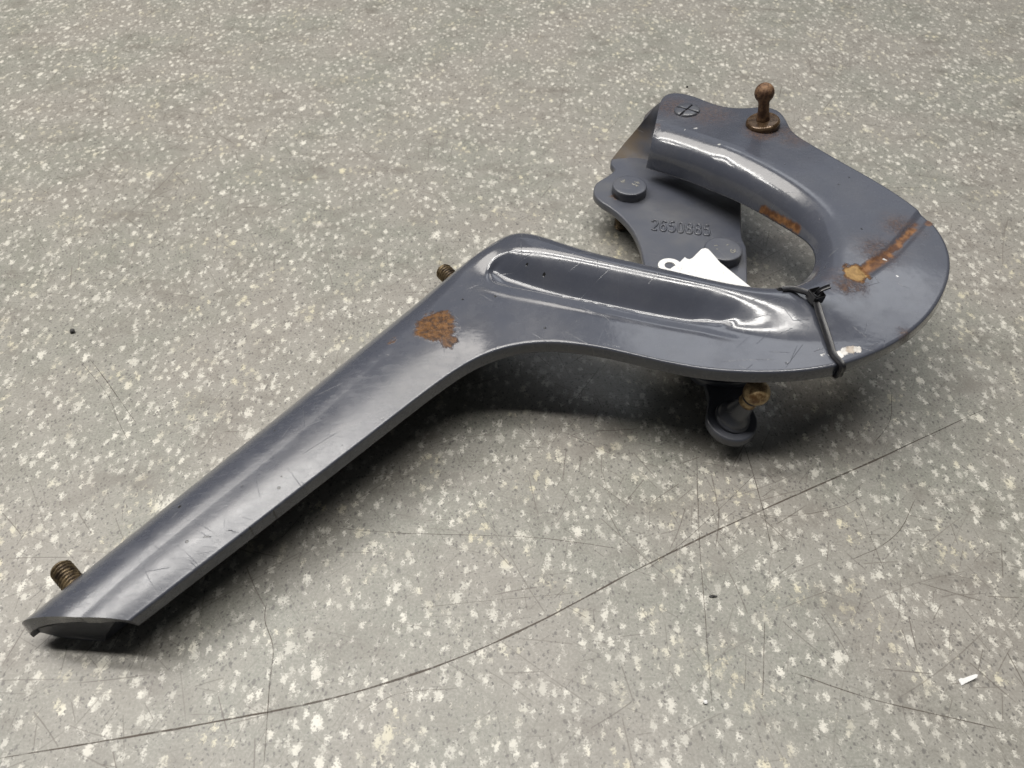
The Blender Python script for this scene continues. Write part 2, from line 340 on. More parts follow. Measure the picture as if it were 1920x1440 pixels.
# stations: outer edge px, z | bend corner px, z | flange length, bend radius, flange angle, push (corner hidden behind its own roll)
ST = [
 ((240, 1163), 22, (62, 1152), 22, 15.5, 16, 88, 1),
 ((330, 1093), 23.5, (158, 1076), 23.5, 15.5, 16, 88, 1),
 ((450, 1000), 26, (296, 962), 26, 15.5, 16, 88, 1),
 ((560, 914), 28, (430, 853), 28, 15.5, 16, 88, 1),
 ((680, 821), 30.5, (568, 741), 30.5, 15.5, 16, 88, 1),
 ((780, 743), 32.5, (690, 641), 32.5, 15.5, 16, 88, 1),
 ((850, 692), 34.5, (780, 565), 34.5, 15.5, 16, 88, 1),
 ((905, 662), 36, (845, 513), 37, 14.5, 12, 86, 1),
 ((960, 645), 38, (900, 470), 41, 15, 8, 84, 1),
 ((1010, 639), 39.5, (940, 444), 45.0, 14, 8, 82, 1),
 ((1060, 640), 41, (968, 434), 48.5, 13, 8, 82, 1),
 ((1120, 648), 42, (1008, 443), 50, 12, 8, 82, 1),
 ((1180, 661), 43, (1060, 464), 51, 11, 8, 82, 1),
 ((1240, 675), 44, (1130, 485), 52, 11, 8, 82, 1),
 ((1310, 688), 45, (1210, 498), 53, 11, 8, 82, 1),
 ((1380, 694), 46, (1300, 521), 53.5, 11, 8, 80, 1),
 ((1450, 695), 47, (1380, 541), 53.5, 10, 8, 78, 1),
 ((1520, 690), 48, (1428, 546), 53, 9, 8, 74, 1),
 ((1590, 676), 49, (1476, 545), 52.5, 9, 8, 66, 0.7),
 ((1660, 648), 50, (1515, 536), 52, 9, 9.5, 58, 0.3),
 ((1715, 612), 51, (1544, 517), 52, 8, 9.5, 52, 0),
 ((1757, 565), 52, (1560, 494), 52, 8, 11, 50, 0),
 ((1780, 505), 53, (1566, 468), 52.5, 8.5, 11, 54, 0),
 ((1771, 455), 53, (1562, 442), 53, 9.5, 11, 62, 0),
 ((1742, 413), 53, (1550, 418), 53, 11, 14, 70, 0),
 ((1700, 378), 53, (1530, 396), 53, 12.5, 14, 76, 0),
 ((1645, 342), 52.5, (1496, 366), 52.5, 16, 14, 80, 0),
 ((1575, 303), 52, (1448, 336), 52, 16.5, 14, 82, 0),
 ((1515, 268), 51, (1400, 311), 51, 17.5, 14, 83, 0),
 ((1484, 248), 50.5, (1372, 299), 50.5, 18, 14, 83, 0),
 ((1474, 228), 50, (1360, 294), 50, 18, 14, 83, 0),
 ((1460, 208), 50, (1346, 289), 50, 18, 14, 83, 0),
 ((1430, 200), 49.5, (1332, 284), 49.5, 18, 14, 83, 0),
 ((1395, 204), 49, (1318, 279), 49, 18, 14, 83, 0),
 ((1345, 199), 48, (1295, 272), 48, 18, 14, 83, 0),
 ((1302, 181), 47, (1270, 265), 47, 18, 14, 83, 0),
 ((1266, 174), 46, (1246, 259), 46, 18, 14, 83, 0),
 ((1245, 180), 45.5, (1232, 256), 45.5, 18, 14, 83, 0),
 ((1237, 194), 45, (1225, 254), 45, 18, 14, 83, 0),
]
PER = 24
Oc = np.array([U(*a, z) for a, z, *_ in ST]); Kc0 = np.array([U(*s_[2], s_[3]) for s_ in ST])
par = np.array([[s_[4]/1000, s_[5]/1000, R(s_[6]), s_[7]] for s_ in ST])
Kc = Kc0.copy(); SQ = []
for i in range(len(ST)):
    out = unit(Kc0[i]-Oc[i])
    # local obliqueness: push measured square to the inner edge
    tg = unit(Kc0[min(i+1, len(ST)-1)]-Kc0[max(i-1, 0)]); sq = np.sqrt(max(0.12, 1-(out @ tg)**2))
    SQ.append(sq)
    Kc[i] = Kc0[i]+out*(0.48*par[i, 1]*par[i, 3]/sq)
O = gsmooth(catmull(Oc, PER), 9); K = gsmooth(catmull(Kc, PER), 20); PR = gsmooth(catmull(par, PER), 20); SQs = gsmooth(catmull(np.array(SQ)[:, None], PER), 30)[:, 0]
O[0] = Oc[0]; NS = len(O); Osm = gsmooth(O, 55)
T = np.gradient(K*0.5+O*0.5, axis=0); T /= np.linalg.norm(T, axis=1)[:, None]; T = gsmooth(T, 20)
TE = unit(K[-1]-K[-5*PER]); wE = sstep(NS-9*PER, NS-6*PER, np.arange(NS))[:, None]; T = T*(1-wE)+TE*wE
NF, NA, NL = 64, 14, 10
# relief of the sheet: pocket-like bead on the lower limb, raised shoulder, and the shallow weld groove by the bend
bead = np.array([U(a, b, 43) for a, b in ((944,499),(962,504),(1000,515),(1050,529),(1113,545),(1200,568),(1270,585),(1313,594),(1334,598))])[:, :2]
bead = catmull(bead, 6)
step = catmull(np.array([U(a, b, 41) for a, b in ((850,512),(880,530),(930,548),(1000,572),(1080,598),(1150,617),(1240,636),(1320,648),(1370,650))])[:, :2], 6)
weld = catmull(np.array([U(a, b, 53) for a, b in ((1625,505),(1665,478),(1690,455),(1712,430),(1738,398))])[:, :2], 5)
def polyd(P, L):
    """distance, signed side (left of the line positive) and arc position from points P (n,2) to polyline L"""
    best = np.full(len(P), 1e9); side = np.zeros(len(P)); pos = np.zeros(len(P)); acc = 0.0
    for a, b in zip(L[:-1], L[1:]):
        ba = b-a; l = np.linalg.norm(ba); h = np.clip(((P-a) @ ba)/(l*l), 0, 1); d = P-a-h[:, None]*ba
        dd = np.hypot(d[:, 0], d[:, 1]); m = dd < best
        best[m] = dd[m]; cr = (ba[0]*(P[:, 1]-a[1])-ba[1]*(P[:, 0]-a[0]))/l
        side[m] = cr[m]; pos[m] = acc+h[m]*l; acc += l
    return best, side, pos/acc
ext = gsmooth(np.vstack([catmull(np.array([U(a, b, 43)[:2] for a, b in ((800,450),(870,474),(944,499))]), 8)[:-1], bead, catmull(np.array([U(a, b, 44)[:2] for a, b in ((1334,598),(1400,611),(1470,619),(1540,622))]), 8)[1:]]), 3)
def relief(P, ruled, ridge):
    """height to add to the ruled sheet so that the back shoulder stands proud and the pocket wall faces forward"""
    d, q, u = polyd(P, bead); de, qe, ue = polyd(P, ext); mm_ = qe*1000
    xs = P[:, 0]; x0, x1, x2, x3, x4, x5 = [U(a, 570, 43)[0] for a in (850, 960, 1470, 1620, 1300, 1500)]
    reg = sstep(x0, x1, xs)*sstep(x3, x2, xs)*sstep(0.075, 0.05, de)
    wd = sstep(x4, x5, xs)
    smooth = ridge*sstep(-6.6-5*wd, 10+4*wd, mm_)+0.28*np.exp(-((mm_+11.0)/1.5)**2)*(1-sstep(0.0, 0.3, wd))
    xx = np.clip(10.8-mm_, 0, None); wall = ridge-np.where(xx < 9, 1.0*xx*xx/18, xx-4.5); wall = -1.7+0.6*np.logaddexp(0, (wall+1.7)/0.6)
    back = sstep(-0.002, 0.003, q); right = sstep(0.82, 1.0, u); left = sstep(0.06, 0.0, u)
    trans = 0.0019+0.0095*back; f_ = np.where(u > 0.9999, np.sqrt(np.clip(d*d-np.minimum(q*q, d*d), 0, None))/(d+1e-9), 0.0); f_ = f_*f_*(3-2*f_); trans = trans*(1-f_)+0.0058*f_; trans = trans*(1-left)+0.0022*left
    m = (1-sstep(0.0048, 0.0048+trans, d))*(1-0.65*sstep(0.90, 1.0, u))
    tgt = smooth*(1-m)+np.minimum(wall, smooth)*m
    dz = reg*(tgt/1000-ruled)
    d3, q3, u3 = polyd(P, weld)
    return dz-0.0008*(1-sstep(0.0016, 0.0034, d3))
rows = []
for i in range(NS):
    o, k = O[i], K[i]; L, rad, al, _ = PR[i]; t = unit(k-Osm[i]); n = unit(np.cross(T[i], t)); n = n if n[2] > 0 else -n
    fd = t*math.cos(al)-n*math.sin(al)+TE*0.26*sstep(NS-9*PER, NS-1, i); q = rad*math.tan(al/2); ln = np.linalg.norm(k-o); qt = min(q*(1+0.25*sstep(8*PER, 6*PER, i))/SQs[i], ln*0.66); q = min(q, L*0.92)
    a0 = k-t*qt; a1 = k+fd*q; row = []
    for j in range(NF): row.append(o+(a0-o)*(j/(NF-1)))
    for j in range(1, NA+1):
        u = j/NA; 
        # circular arc blended from quadratic weights
        w = 1/math.cos((math.pi-al)/2) if False else math.cos(al/2)
        den = (1-u)**2+2*w*u*(1-u)+u*u
        row.append(((1-u)**2*a0+2*w*u*(1-u)*k+u*u*a1)/den)
    tip = k+fd*L
    for j in range(1, NL+1): row.append(a1+(tip-a1)*(j/NL))
    rows.append(row)
S = np.array(rows)                         # NS x NC x 3, top surface
NC = S.shape[1]
flat = S[:, :NF+4].reshape(-1, 3); 
rl = (np.linspace(0, 1, NF+4)[None, :]*np.clip((K[:, 2]-O[:, 2]), 0, 1)[:, None])
rg = np.repeat(np.clip((K[:, 2]-O[:, 2])*1000, 0, 20)[:, None], NF+4, 1)
dz = relief(flat[:, :2], rl.reshape(-1), rg.reshape(-1)).reshape(NS, NF+4)
S[:, :NF+4, 2] += gsmooth(dz, 1.5)
S[:, :NF, 2] += 0.0008*np.sin(np.pi*np.linspace(0, 1, NF))[None, :]**1.2*sstep(8.5*PER, 6*PER, np.arange(NS))[:, None]
du = np.gradient(S, axis=0); dv = np.gradient(S, axis=1)
N = np.cross(du, dv); N /= (np.linalg.norm(N, axis=2)[:, :, None]+1e-12)
if N[NS//2, 5, 2] < 0: N = -N
TH = 0.0042; RE = 0.0009
LIP = np.interp(np.arange(NS), [0, 6*PER, 9*PER, 14*PER, 20*PER, 24*PER, NS], [0.0062, 0.0060, 0.0054, 0.0054, 0.0054, 0.0046, 0.0042])
# closed section: top row, rounded free edge, bottom row, rounded outer edge
def closed(i):
    top = S[i]; nn = N[i]; e0 = unit(top[0]-top[2]); e1 = unit(top[-1]-top[-3]); pts = list(top)
    c = top[-1]-nn[-1]*RE
    for a in (30, 60, 90): pts.append(c+nn[-1]*RE*math.cos(R(a))+e1*RE*math.sin(R(a)))
    c = top[-1]-nn[-1]*(TH-RE)
    for a in (90, 60, 30): pts.append(c-nn[-1]*RE*math.cos(R(a))+e1*RE*math.sin(R(a)))
    lp = LIP[i]
    for j in range(NC-1, -1, -1): pts.append(top[j]-nn[j]*(TH+(lp-TH)*(1-sstep(2, 9, j)))+e0*(lp*0.12*(1-sstep(0, 6, j))))
    c = top[0]-nn[0]*(lp-RE)+e0*lp*0.12
    for a in (30, 60, 90): pts.append(c-nn[0]*RE*math.cos(R(a))+e0*RE*math.sin(R(a)))
    c = top[0]-nn[0]*RE
    for a in (90, 60, 30): pts.append(c+nn[0]*RE*math.cos(R(a))+e0*RE*math.sin(R(a)))
    return pts
V = []; F = []
for i in range(NS): V += closed(i)
NR = len(V)//NS
for i in range(NS-1):
    for j in range(NR): F.append((i*NR+j, i*NR+(j+1) % NR, (i+1)*NR+(j+1) % NR, (i+1)*NR+j))
for base, flip in ((0, False), ((NS-1)*NR, True)):      # end caps as a ladder of quads
    for j in range(NC-1):
        b = 2*NC+5-j
        f = (base+j, base+b, base+b-1, base+j+1)
        F.append(f[::-1] if flip else f)
    f = tuple(base+x for x in (NC-1, NC+6, NC+5, NC+4, NC+3, NC+2, NC+1, NC)); F.append(f[::-1] if flip else f)
    f = tuple(base+x for x in (2*NC+5, 0, NR-1, NR-2, NR-3, NR-4, NR-5, NR-6)); F.append(f[::-1] if flip else f)

arm = mesh_obj('gooseneck_arm', V, F, None, hinge)
me = arm.data
bmm = bmesh.new(); bmm.from_mesh(me); bmesh.ops.recalc_face_normals(bmm, faces=bmm.faces)
for e in bmm.edges:
    if len(e.link_faces) == 2 and e.calc_face_angle(0) > R(48): e.smooth = False
bmm.to_mesh(me); bmm.free()
BV = BVHTree.FromPolygons([Vector(v) for v in V], F)
def hit(px, py, bv=None):
    loc, nor, idx, dist = (bv or BV).ray_cast(Vector(CAM), Vector(ray(px, py)).normalized())
    if loc is None: p = U(px, py, 45); return np.array(p), np.array([0, 0, 1.0])
    nor = np.array(nor); nor = nor if nor @ ray(px, py) < 0 else -nor
    return np.array(loc), nor
H = lambda a, b: tuple(hit(a, b)[0])
arm.data.materials.append(paint_material('slate_paint_worn', coat=1.0, dust=0.12, rough=0.23, worn=1.0, scuff=(H(260, 1125), H(720, 770)),
    rust=[(H(818, 612), 0.0088, 0.95, 0.0018), (H(842, 640), 0.0036, 0.85, 0.0012), (H(800, 622), 0.0052, 0.6, 0.003), (H(737, 640), 0.0016, 0.7, 0.001),
          (H(1604, 514), 0.0055, 0.95, 0.0012), (H(1588, 540), 0.0040, 0.55, 0.003), (H(1650, 470), 0.011, 0.40, 0.009), (H(1690, 425), 0.010, 0.40, 0.008), (H(1590, 528), 0.009, 0.40, 0.006),
          (H(1700, 628), 0.004, 0.4, 0.003), (H(1470, 246), 0.007, 0.35, 0.005), (H(1228, 235), 0.003, 0.35, 0.002), (H(1430, 246), 0.0105, 0.45, 0.005), (H(1262, 200), 0.012, 0.36, 0.009), (H(1330, 215), 0.014, 0.34, 0.010), (H(1490, 262), 0.008, 0.36, 0.006)],
    streaks=[(H(1615, 512), H(1665, 478), 0.0026, 0.85), (H(1665, 478), H(1705, 438), 0.0018, 0.8), (H(1705, 438), H(1733, 404), 0.0020, 0.85), (H(1733, 404), H(1742, 420), 0.0018, 0.6),
             (H(1430, 393), H(1496, 430), 0.0022, 0.95)],
    chips=[(H(1604, 513), 0.0046, (0.30, 0.19, 0.08)), (H(1584, 660), 0.0022, (0.62, 0.60, 0.57)), (H(1572, 664), 0.0022, (0.66, 0.64, 0.61)), (H(1597, 657), 0.0022, (0.42, 0.36, 0.30)), (H(1606, 655), 0.0016, (0.6, 0.57, 0.53)),
           (H(1545, 665), 0.0010, (0.62, 0.61, 0.6)), (H(1538, 594), 0.0010, (0.55, 0.54, 0.46)), (H(1284, 243), 0.0007, (0.5, 0.5, 0.5)), (H(1303, 240), 0.0009, (0.42, 0.42, 0.42)), (H(1348, 270), 0.0008, (0.5, 0.5, 0.48)), (H(1684, 519), 0.0007, (0.6, 0.6, 0.6)), (H(1659, 488), 0.0009, (0.55, 0.55, 0.55))]))

# ------------------------------------------------------------------ closing shell under the long limb
M['paint_dull'] = paint_material('slate_paint_dull', dust=0.30, rough=0.42, worn=0.3, pits=False)
V = []; F = []; i0, i1 = 1, 8*PER; stp = 6; sect = list(range(i0, i1, stp)); ns = 0
for i in sect:
    a = S[i, NC-1]; b = S[i, NF-1]*0.42+S[i, 0]*0.58; t = unit(b-a); dn = -N[i, 10]
    fr = 1.0 if i < 5*PER else 1.0-0.8*(i-5*PER)/(i1-5*PER)
    zb = 0.0004
    pin = S[i, NF+NA+2]-N[i, NF+NA+2]*(TH*0.5); top0 = S[i, NF-2]-N[i, NF-2]*(TH*0.5); top1 = S[i, int(NF*0.30)]-N[i, int(NF*0.30)]*(TH*0.5)
    tp_ = S[i, NC-1]; low = np.array([tp_[0]*0.78+top1[0]*0.22, tp_[1]*0.78+top1[1]*0.22, zb if fr > 0.99 else zb+0.012*(1-fr)])
    low2 = np.array([tp_[0]*0.36+top1[0]*0.64, tp_[1]*0.36+top1[1]*0.64, low[2]+0.0004])
    tipin = S[i, NC-1]-N[i, NC-1]*(TH*0.5); tipin = np.array([tipin[0], tipin[1], max(tipin[2]+0.0015, zb+0.003)])
    ctl = np.array([top1, low2*0.75+top1*0.25, low2, low, tipin, pin, top0])
    ring = catmull(np.vstack([ctl, ctl[:1]]), 4)[:-1]
    V += [p for p in ring]; ns = len(ring)
for i in range(len(sect)-1):
    for j in range(ns): F.append((i*ns+j, i*ns+(j+1) % ns, (i+1)*ns+(j+1) % ns, (i+1)*ns+j))
F.append(tuple(range(ns))); F.append(tuple((len(sect)-1)*ns+j for j in reversed(range(ns))))
shell = mesh_obj('closing_shell', V, F, M['paint_dull'], hinge)

# ------------------------------------------------------------------ threaded studs of the long limb
def arm_stud(px, py, z, i, length):
    tip = U(px, py, z); tg = unit(K[min(i+8, NS-1)]-K[max(i-8, 0)]); ax = unit(np.cross([0, 0, 1.0], tg)); ax = unit(ax+np.array([0, 0, 0.02]))
    if ax @ (K[i]-O[i]) < 0: ax = -ax
    return threaded('threaded_stud', tip-ax*length, ax, length, 0.0039, 0.00135, M['thread'], hinge)
arm_stud(112, 1064, 11.5, int(0.7*PER), 0.024)
arm_stud(829, 506, 25, int(7.3*PER), 0.030)

# ------------------------------------------------------------------ bracket plate
ZB = 20.0
def plate_mesh(name, outline, z_of, th, mat, parent, bev=0.0008):
    """outline (n,2) metres; z_of(xy)->top height; rounded edges"""
    P = np.array(outline); n = len(P)
    area2 = np.sum(P[:, 0]*np.roll(P[:, 1], -1)-np.roll(P[:, 0], -1)*P[:, 1])
    if area2 < 0: P = P[::-1]
    tg = np.roll(P, -1, 0)-np.roll(P, 1, 0); tg /= np.linalg.norm(tg, axis=1)[:, None]; nr = np.stack([tg[:, 1], -tg[:, 0]], 1)
    V = []; F = []
    lay = [(bev, 0), (bev*0.3, bev*0.3), (0, bev), (0, th-bev), (bev*0.3, th-bev*0.3), (bev, th)]
    for ins, dn in lay:
        for k in range(n):
            p = P[k]-nr[k]*ins; V.append((p[0], p[1], z_of(p)-dn))
    for l in range(len(lay)-1):
        for k in range(n): F.append((l*n+k, (l+1)*n+k, (l+1)*n+(k+1) % n, l*n+(k+1) % n))
    F.append(tuple(range(n))); F.append(tuple((len(lay)-1)*n+k for k in reversed(range(n))))
    o = mesh_obj(name, V, F, mat, parent)
    b = bmesh.new(); b.from_mesh(o.data)
    for f in b.faces:
        if len(f.verts) > 4: f.smooth = False
    b.to_mesh(o.data); b.free()
    return o
bo = [(1147,298),(1145,306),(1152,318),(1138,330),(1119,342),(1113,354),(1115,366),(1127,378),(1147,391),(1168,409),(1187,433),(1200,462),(1208,495),(1222,545),(1250,610),(1290,690),(1330,715),(1395,715),(1408,690),(1405,620),(1402,560),(1402,530),(1400,470),(1396,455),(1391,440),(1390,385),(1388,335),(1350,300),(1290,285),(1215,282),(1180,285)]
out = catmull(np.array([U(a, b, ZB)[:2] for a, b in bo]+[U(*bo[0], ZB)[:2]]), 8)[:-1]
M['paint_bracket'] = paint_material('slate_paint_dusty', coat=0.25, dust=0.38, rough=0.40, worn=0.2, pits=False,
    rust=[(tuple(U(1152, 368, ZB)), 0.0022, 0.6, 0.001), (tuple(U(1190, 270, 32)), 0.010, 0.45, 0.007), (tuple(U(1225, 215, 44)), 0.008, 0.6, 0.004)],
    dustcol=(0.155, 0.148, 0.130))
bracket = plate_mesh('bracket_plate', out, lambda p: ZB/1000, 0.0042, M['paint_bracket'], hinge)
# the web that climbs from the plate to the head of the arm
ea = [(1147,299,20),(1168,272,24),(1190,246,30),(1212,220,38),(1232,196,42.5),(1252,186,43)]
eb = [(1196,352,20.5),(1214,340,22),(1226,326,27),(1236,310,34),(1250,292,40),(1275,270,41)]
tipw = S[NS-1, NC-1]; kw = S[NS-1, NF-1]
B0 = [(tipw+np.array([0.012, 0.012, 0]), 20.3), (tipw+np.array([0.015, 0.013, 0]), 22), (tipw+np.array([0.016, 0.014, 0]), 26), (kw+np.array([0.013, 0.013, 0]), 33), (kw+np.array([0.014, 0.013, 0]), 39), (kw+np.array([0.018, 0.012, 0]), 40.5)]
A = catmull(np.array([U(*p) for p in ea]), 10); B = catmull(np.array([(p[0], p[1], z/1000) for p, z in B0]), 10)
V = []; F = []; n = len(A); m = 12
G = np.array([[A[i]*(1-j/m)+B[i]*(j/m)+np.array([0, 0, -0.0022])*math.sin(math.pi*j/m) for j in range(m+1)] for i in range(n)])
gu = np.gradient(G, axis=0); gv = np.gradient(G, axis=1); gn = np.cross(gu, gv); gn /= np.linalg.norm(gn, axis=2)[:, :, None]
if gn[n//2, m//2] @ (CAM-G[n//2, m//2]) < 0: gn = -gn
for lay in (0, 1):
    for i in range(n):
        for j in range(m+1): V.append(G[i, j]-gn[i, j]*0.0038*lay)
q = n*(m+1)
for i in range(n-1):
    for j in range(m):
        a = i*(m+1)+j; f = (a, a+1, a+m+2, a+m+1); F.append(f); F.append(tuple(x+q for x in f[::-1]))
for i in range(n-1):
    a = i*(m+1); F.append((a, a+m+1, a+m+1+q, a+q)); a += m; F.append((a+q, a+m+1+q, a+m+1, a))
for j in range(m):
    F.append((j+1, j, j+q, j+1+q)); a = (n-1)*(m+1)+j; F.append((a, a+1, a+1+q, a+q))
M['paint_web'] = paint_material('grimy_paint', coat=0.0, dust=2.6, rough=0.66, worn=0.3, pits=False, dustcol=(0.075, 0.055, 0.036), rust=[(tuple(U(1190, 262, 32)), 0.009, 0.5, 0.007), (tuple(U(1225, 215, 44)), 0.007, 0.6, 0.004)])
web = mesh_obj('bracket_web', V, F, M['paint_web'], hinge)
bmm = bmesh.new(); bmm.from_mesh(web.data); bmesh.ops.recalc_face_normals(bmm, faces=bmm.faces)
for e in bmm.edges:
    if len(e.link_faces) == 2 and e.calc_face_angle(0) > R(45): e.smooth = False
bmm.to_mesh(web.data); bmm.free()

# stroke digits pressed proud of the plate
def stroke_mesh(name, strokes, org, ex, ey, nz, rad, mat, parent, per=5, squash=0.75):
    V = []; F = []
    for st in strokes:
        p2 = catmull(np.array(st, float), per) if len(st) > 2 else np.array([np.array(st[0])*(1-k/4)+np.array(st[1])*k/4 for k in range(5)], float)
        P3 = [org+ex*p[0]+ey*p[1] for p in p2]; n = len(P3); b0 = len(V); m = 7
        for i in range(n):
            t = unit(P3[min(i+1, n-1)]-P3[max(i-1, 0)]); sd = np.cross(nz, t)
            rr = rad*(0.55 if i in (0, n-1) else 1.0)
            for k in range(m):
                a = math.pi*k/(m-1); V.append(P3[i]+sd*rr*math.cos(a)+nz*(rr*squash*math.sin(a)-rr*0.12))
        for i in range(n-1):
            for k in range(m-1): a = b0+i*m+k; F.append((a, a+1, a+m+1, a+m))
        F.append(tuple(b0+k for k in range(m))); F.append(tuple(b0+(n-1)*m+k for k in reversed(range(m))))
    o = mesh_obj(name, V, F, mat, parent)
    b = bmesh.new(); b.from_mesh(o.data); bmesh.ops.recalc_face_normals(b, faces=b.faces); b.to_mesh(o.data); b.free()
    return o
DIG = {
 '2': [[(0,.78),(.08,.95),(.3,1),(.52,.95),(.6,.75),(.5,.52),(.25,.28),(0,0)], [(0,0),(.62,0)]],
 '6': [[(.58,.86),(.45,.99),(.25,1),(.06,.85),(0,.5),(.03,.15),(.2,0),(.42,0),(.58,.14),(.6,.34),(.5,.54),(.3,.6),(.1,.52),(.02,.36)]],
 '5': [[(.58,1),(.08,1)], [(.08,1),(.04,.55)], [(.04,.55),(.2,.63),(.42,.62),(.58,.46),(.6,.28),(.5,.06),(.3,0),(.1,.03),(0,.16)]],
 '0': [[(.3,1),(.12,.94),(.02,.75),(0,.5),(.02,.25),(.12,.06),(.3,0),(.48,.06),(.58,.25),(.6,.5),(.58,.75),(.48,.94),(.3,1)]],
 '8': [[(.3,.54),(.1,.62),(.04,.78),(.12,.95),(.3,1),(.48,.95),(.56,.78),(.5,.62),(.3,.54),(.08,.44),(0,.25),(.1,.05),(.3,0),(.5,.05),(.6,.25),(.52,.44),(.3,.54)]],
}
c0 = U(1222, 431, ZB); c1 = U(1320, 441, ZB); up0 = U(1222, 413, ZB)
ex = (c1-c0); adv = np.linalg.norm(ex)/6.0; ex = unit(ex); nz = np.array([0, 0, 1.0]); ey = np.cross(nz, ex); hh = np.linalg.norm(up0-c0)*1.02
for k, ch in enumerate('2650885'):
    dg = stroke_mesh('digit', DIG[ch], c0+ex*adv*k+nz*0.0001, ex*adv*1.02, ey*hh, nz, 0.00066, M['paint_bracket'], bracket, squash=1.0)

# big round bolt heads on the plate, threads below
def bolt(px, py, r, h, marks):
    zc = ZB; c = U(px, py, zc+h*1000)
    c = np.array([c[0], c[1], ZB/1000])
    hd = lathe('bolt_head', c, (0, 0, 1), rounded_profile([(r, 0.0), (r, h-0.0003), (r-0.0011, h), (0.0005, h+0.0001)], 0.0007), M['paint_bracket'], hinge, 56)
    stroke_mesh('stamped_mark', marks, c+nz*(h+0.00012), np.array([1.0, 0, 0]), np.array([0, 1.0, 0]), nz, 0.00030, M['mark'], hd, squash=0.5)
    threaded('threaded_stud', (c[0]-0.002, c[1]-0.0025, 0.0005), (0, 0, 1), ZB/1000-0.0043, 0.0040, 0.00135, M['thread'], hinge)
    return hd
M['mark'] = simple('dusty_mark', (0.15, 0.145, 0.13), (0.24, 0.23, 0.20), 700, 0.6)
mm = lambda L: [[(x/1000, y/1000) for x, y in st] for st in L]
bolt(1181, 346, 0.0088, 0.0050, mm([[(-4.6,3.2),(-3.2,1.6)], [(-3.6,3.4),(-2.6,3.2),(-2.4,4.4)], [(-4.2,2.0),(-2.2,2.2)], [(1.2,1.0),(2.2,-0.4),(3.0,0.6)], [(2.4,2.4),(4.2,1.4)], [(4.2,2.4),(5.0,.4)], [(3.8,.8),(4.8,1.4)], [(2.6,-1.0),(4.4,-1.2)], [(3.4,-.4),(3.2,-2.0)]]))
bolt(1357, 465, 0.0088, 0.0052, mm([[(-4.2,1.6),(-2.4,1.8)], [(-3.6,-0.8),(-2.8,-1.0)], [(3.4,-1.0),(2.8,-2.2),(3.2,-3.4),(4.4,-3.2),(4.6,-2.2),(3.6,-2.0)], [(5.0,-1.0),(4.8,-3.0)], [(1.6,2.0),(2.6,2.6)]]))

# front ear of the bracket with the lower ball stud
ZE = 15.0
ec = U(1372, 783, ZE)[:2]; er = 0.0104
ang = [a for a in range(-175, 36, 12)]
eo = [U(1303, 700, ZE)[:2], U(1318, 722, ZE)[:2], U(1327, 752, ZE)[:2]]
eo += [ec+er*np.array([math.cos(R(a)), math.sin(R(a))]) for a in ang]
eo += [U(1416, 745, ZE)[:2], U(1416, 690, ZE)[:2], U(1400, 640, ZE)[:2], U(1290, 640, ZE)[:2]]
eo = np.array(eo)
tilt = lambda p: ZE/1000+(p[1]-ec[1])*0.16-(p[0]-ec[0])*0.10
ear = plate_mesh('front_ear', eo, tilt, 0.0040, M['paint_dull'], hinge, 0.0007)
# upright web that ties the ear and the plate to the underside of the arm
def prism_between(name, pa, pb, za0, za1, th, mat, parent):
    pa = np.array(pa); pb = np.array(pb); t = unit(np.append(pb-pa, 0)); s_ = np.array([-t[1], t[0], 0])*th/2; V = []; F = []
    n = 12
    for i in range(n+1):
        p = np.append(pa+(pb-pa)*i/n, 0)
        for sg, z in ((-1, za0), (1, za0), (1, za1), (-1, za1)): V.append(p+s_*sg+np.array([0, 0, z]))
    for i in range(n):
        for k in range(4): F.append((i*4+k, i*4+(k+1) % 4, i*4+4+(k+1) % 4, i*4+4+k))
    F.append((3, 2, 1, 0)); F.append(tuple(n*4+k for k in range(4)))
    o = mesh_obj(name, V, F, mat, parent, smooth=False); return o
w0 = U(1290, 610, 41)[:2]; w1 = U(1405, 622, 41)[:2]
prism_between('front_web', w0, w1, 0.016, 0.0395, 0.004, M['paint_dull'], hinge)

# ball studs
def ball_profile(R0, h0, neck, rb, hb, n=14, base=()):
    prof = list(base); a0 = math.asin(min(0.99, neck/rb))
    prof.append((neck, hb-rb*math.cos(a0)))
    for k in range(1, n+1):
        a = a0+(math.pi-a0)*k/n; prof.append((max(0.0002, rb*math.sin(a)), hb-rb*math.cos(a)))
    return prof
eax = unit((0.26, -0.16, 1.0)); eb_ = np.array([ec[0], ec[1], ZE/1000-0.0004])
bs = lathe('ball_stud', eb_, eax, rounded_profile([(0.0072, 0), (0.0072, 0.0014), (0.0066, 0.0018), (0.0064, 0.0030), (0.0058, 0.0040), (0.0046, 0.0058), (0.0039, 0.0095), (0.0034, 0.0125), (0.0033, 0.0160)], 0.0006), M['paint_dull'], hinge, 48)
lathe('ball', eb_, eax, ball_profile(0, 0, 0.0030, 0.0050, 0.0196, base=[(0.00345, 0.0115), (0.00345, 0.0148)]), M['rust_bright'], bs, 40)
p, nrm = hit(1430, 235); uax = unit((-0.19, 0.0, 1.0)); p = p-uax*0.0002
wa = lathe('stud_washer', p, uax, rounded_profile([(0.0084, 0), (0.0082, 0.0024), (0.0074, 0.0033), (0.0035, 0.0036), (0.0006, 0.0036)], 0.0005), M['wet_washer'], hinge, 44)
lathe('ball_stud', p, uax, rounded_profile([(0.0034, 0.0030), (0.0031, 0.0046), (0.0027, 0.0080), (0.0026, 0.0125)], 0.0004)+ball_profile(0, 0, 0.0026, 0.0047, 0.0176)[1:], M['rust'], hinge, 36)

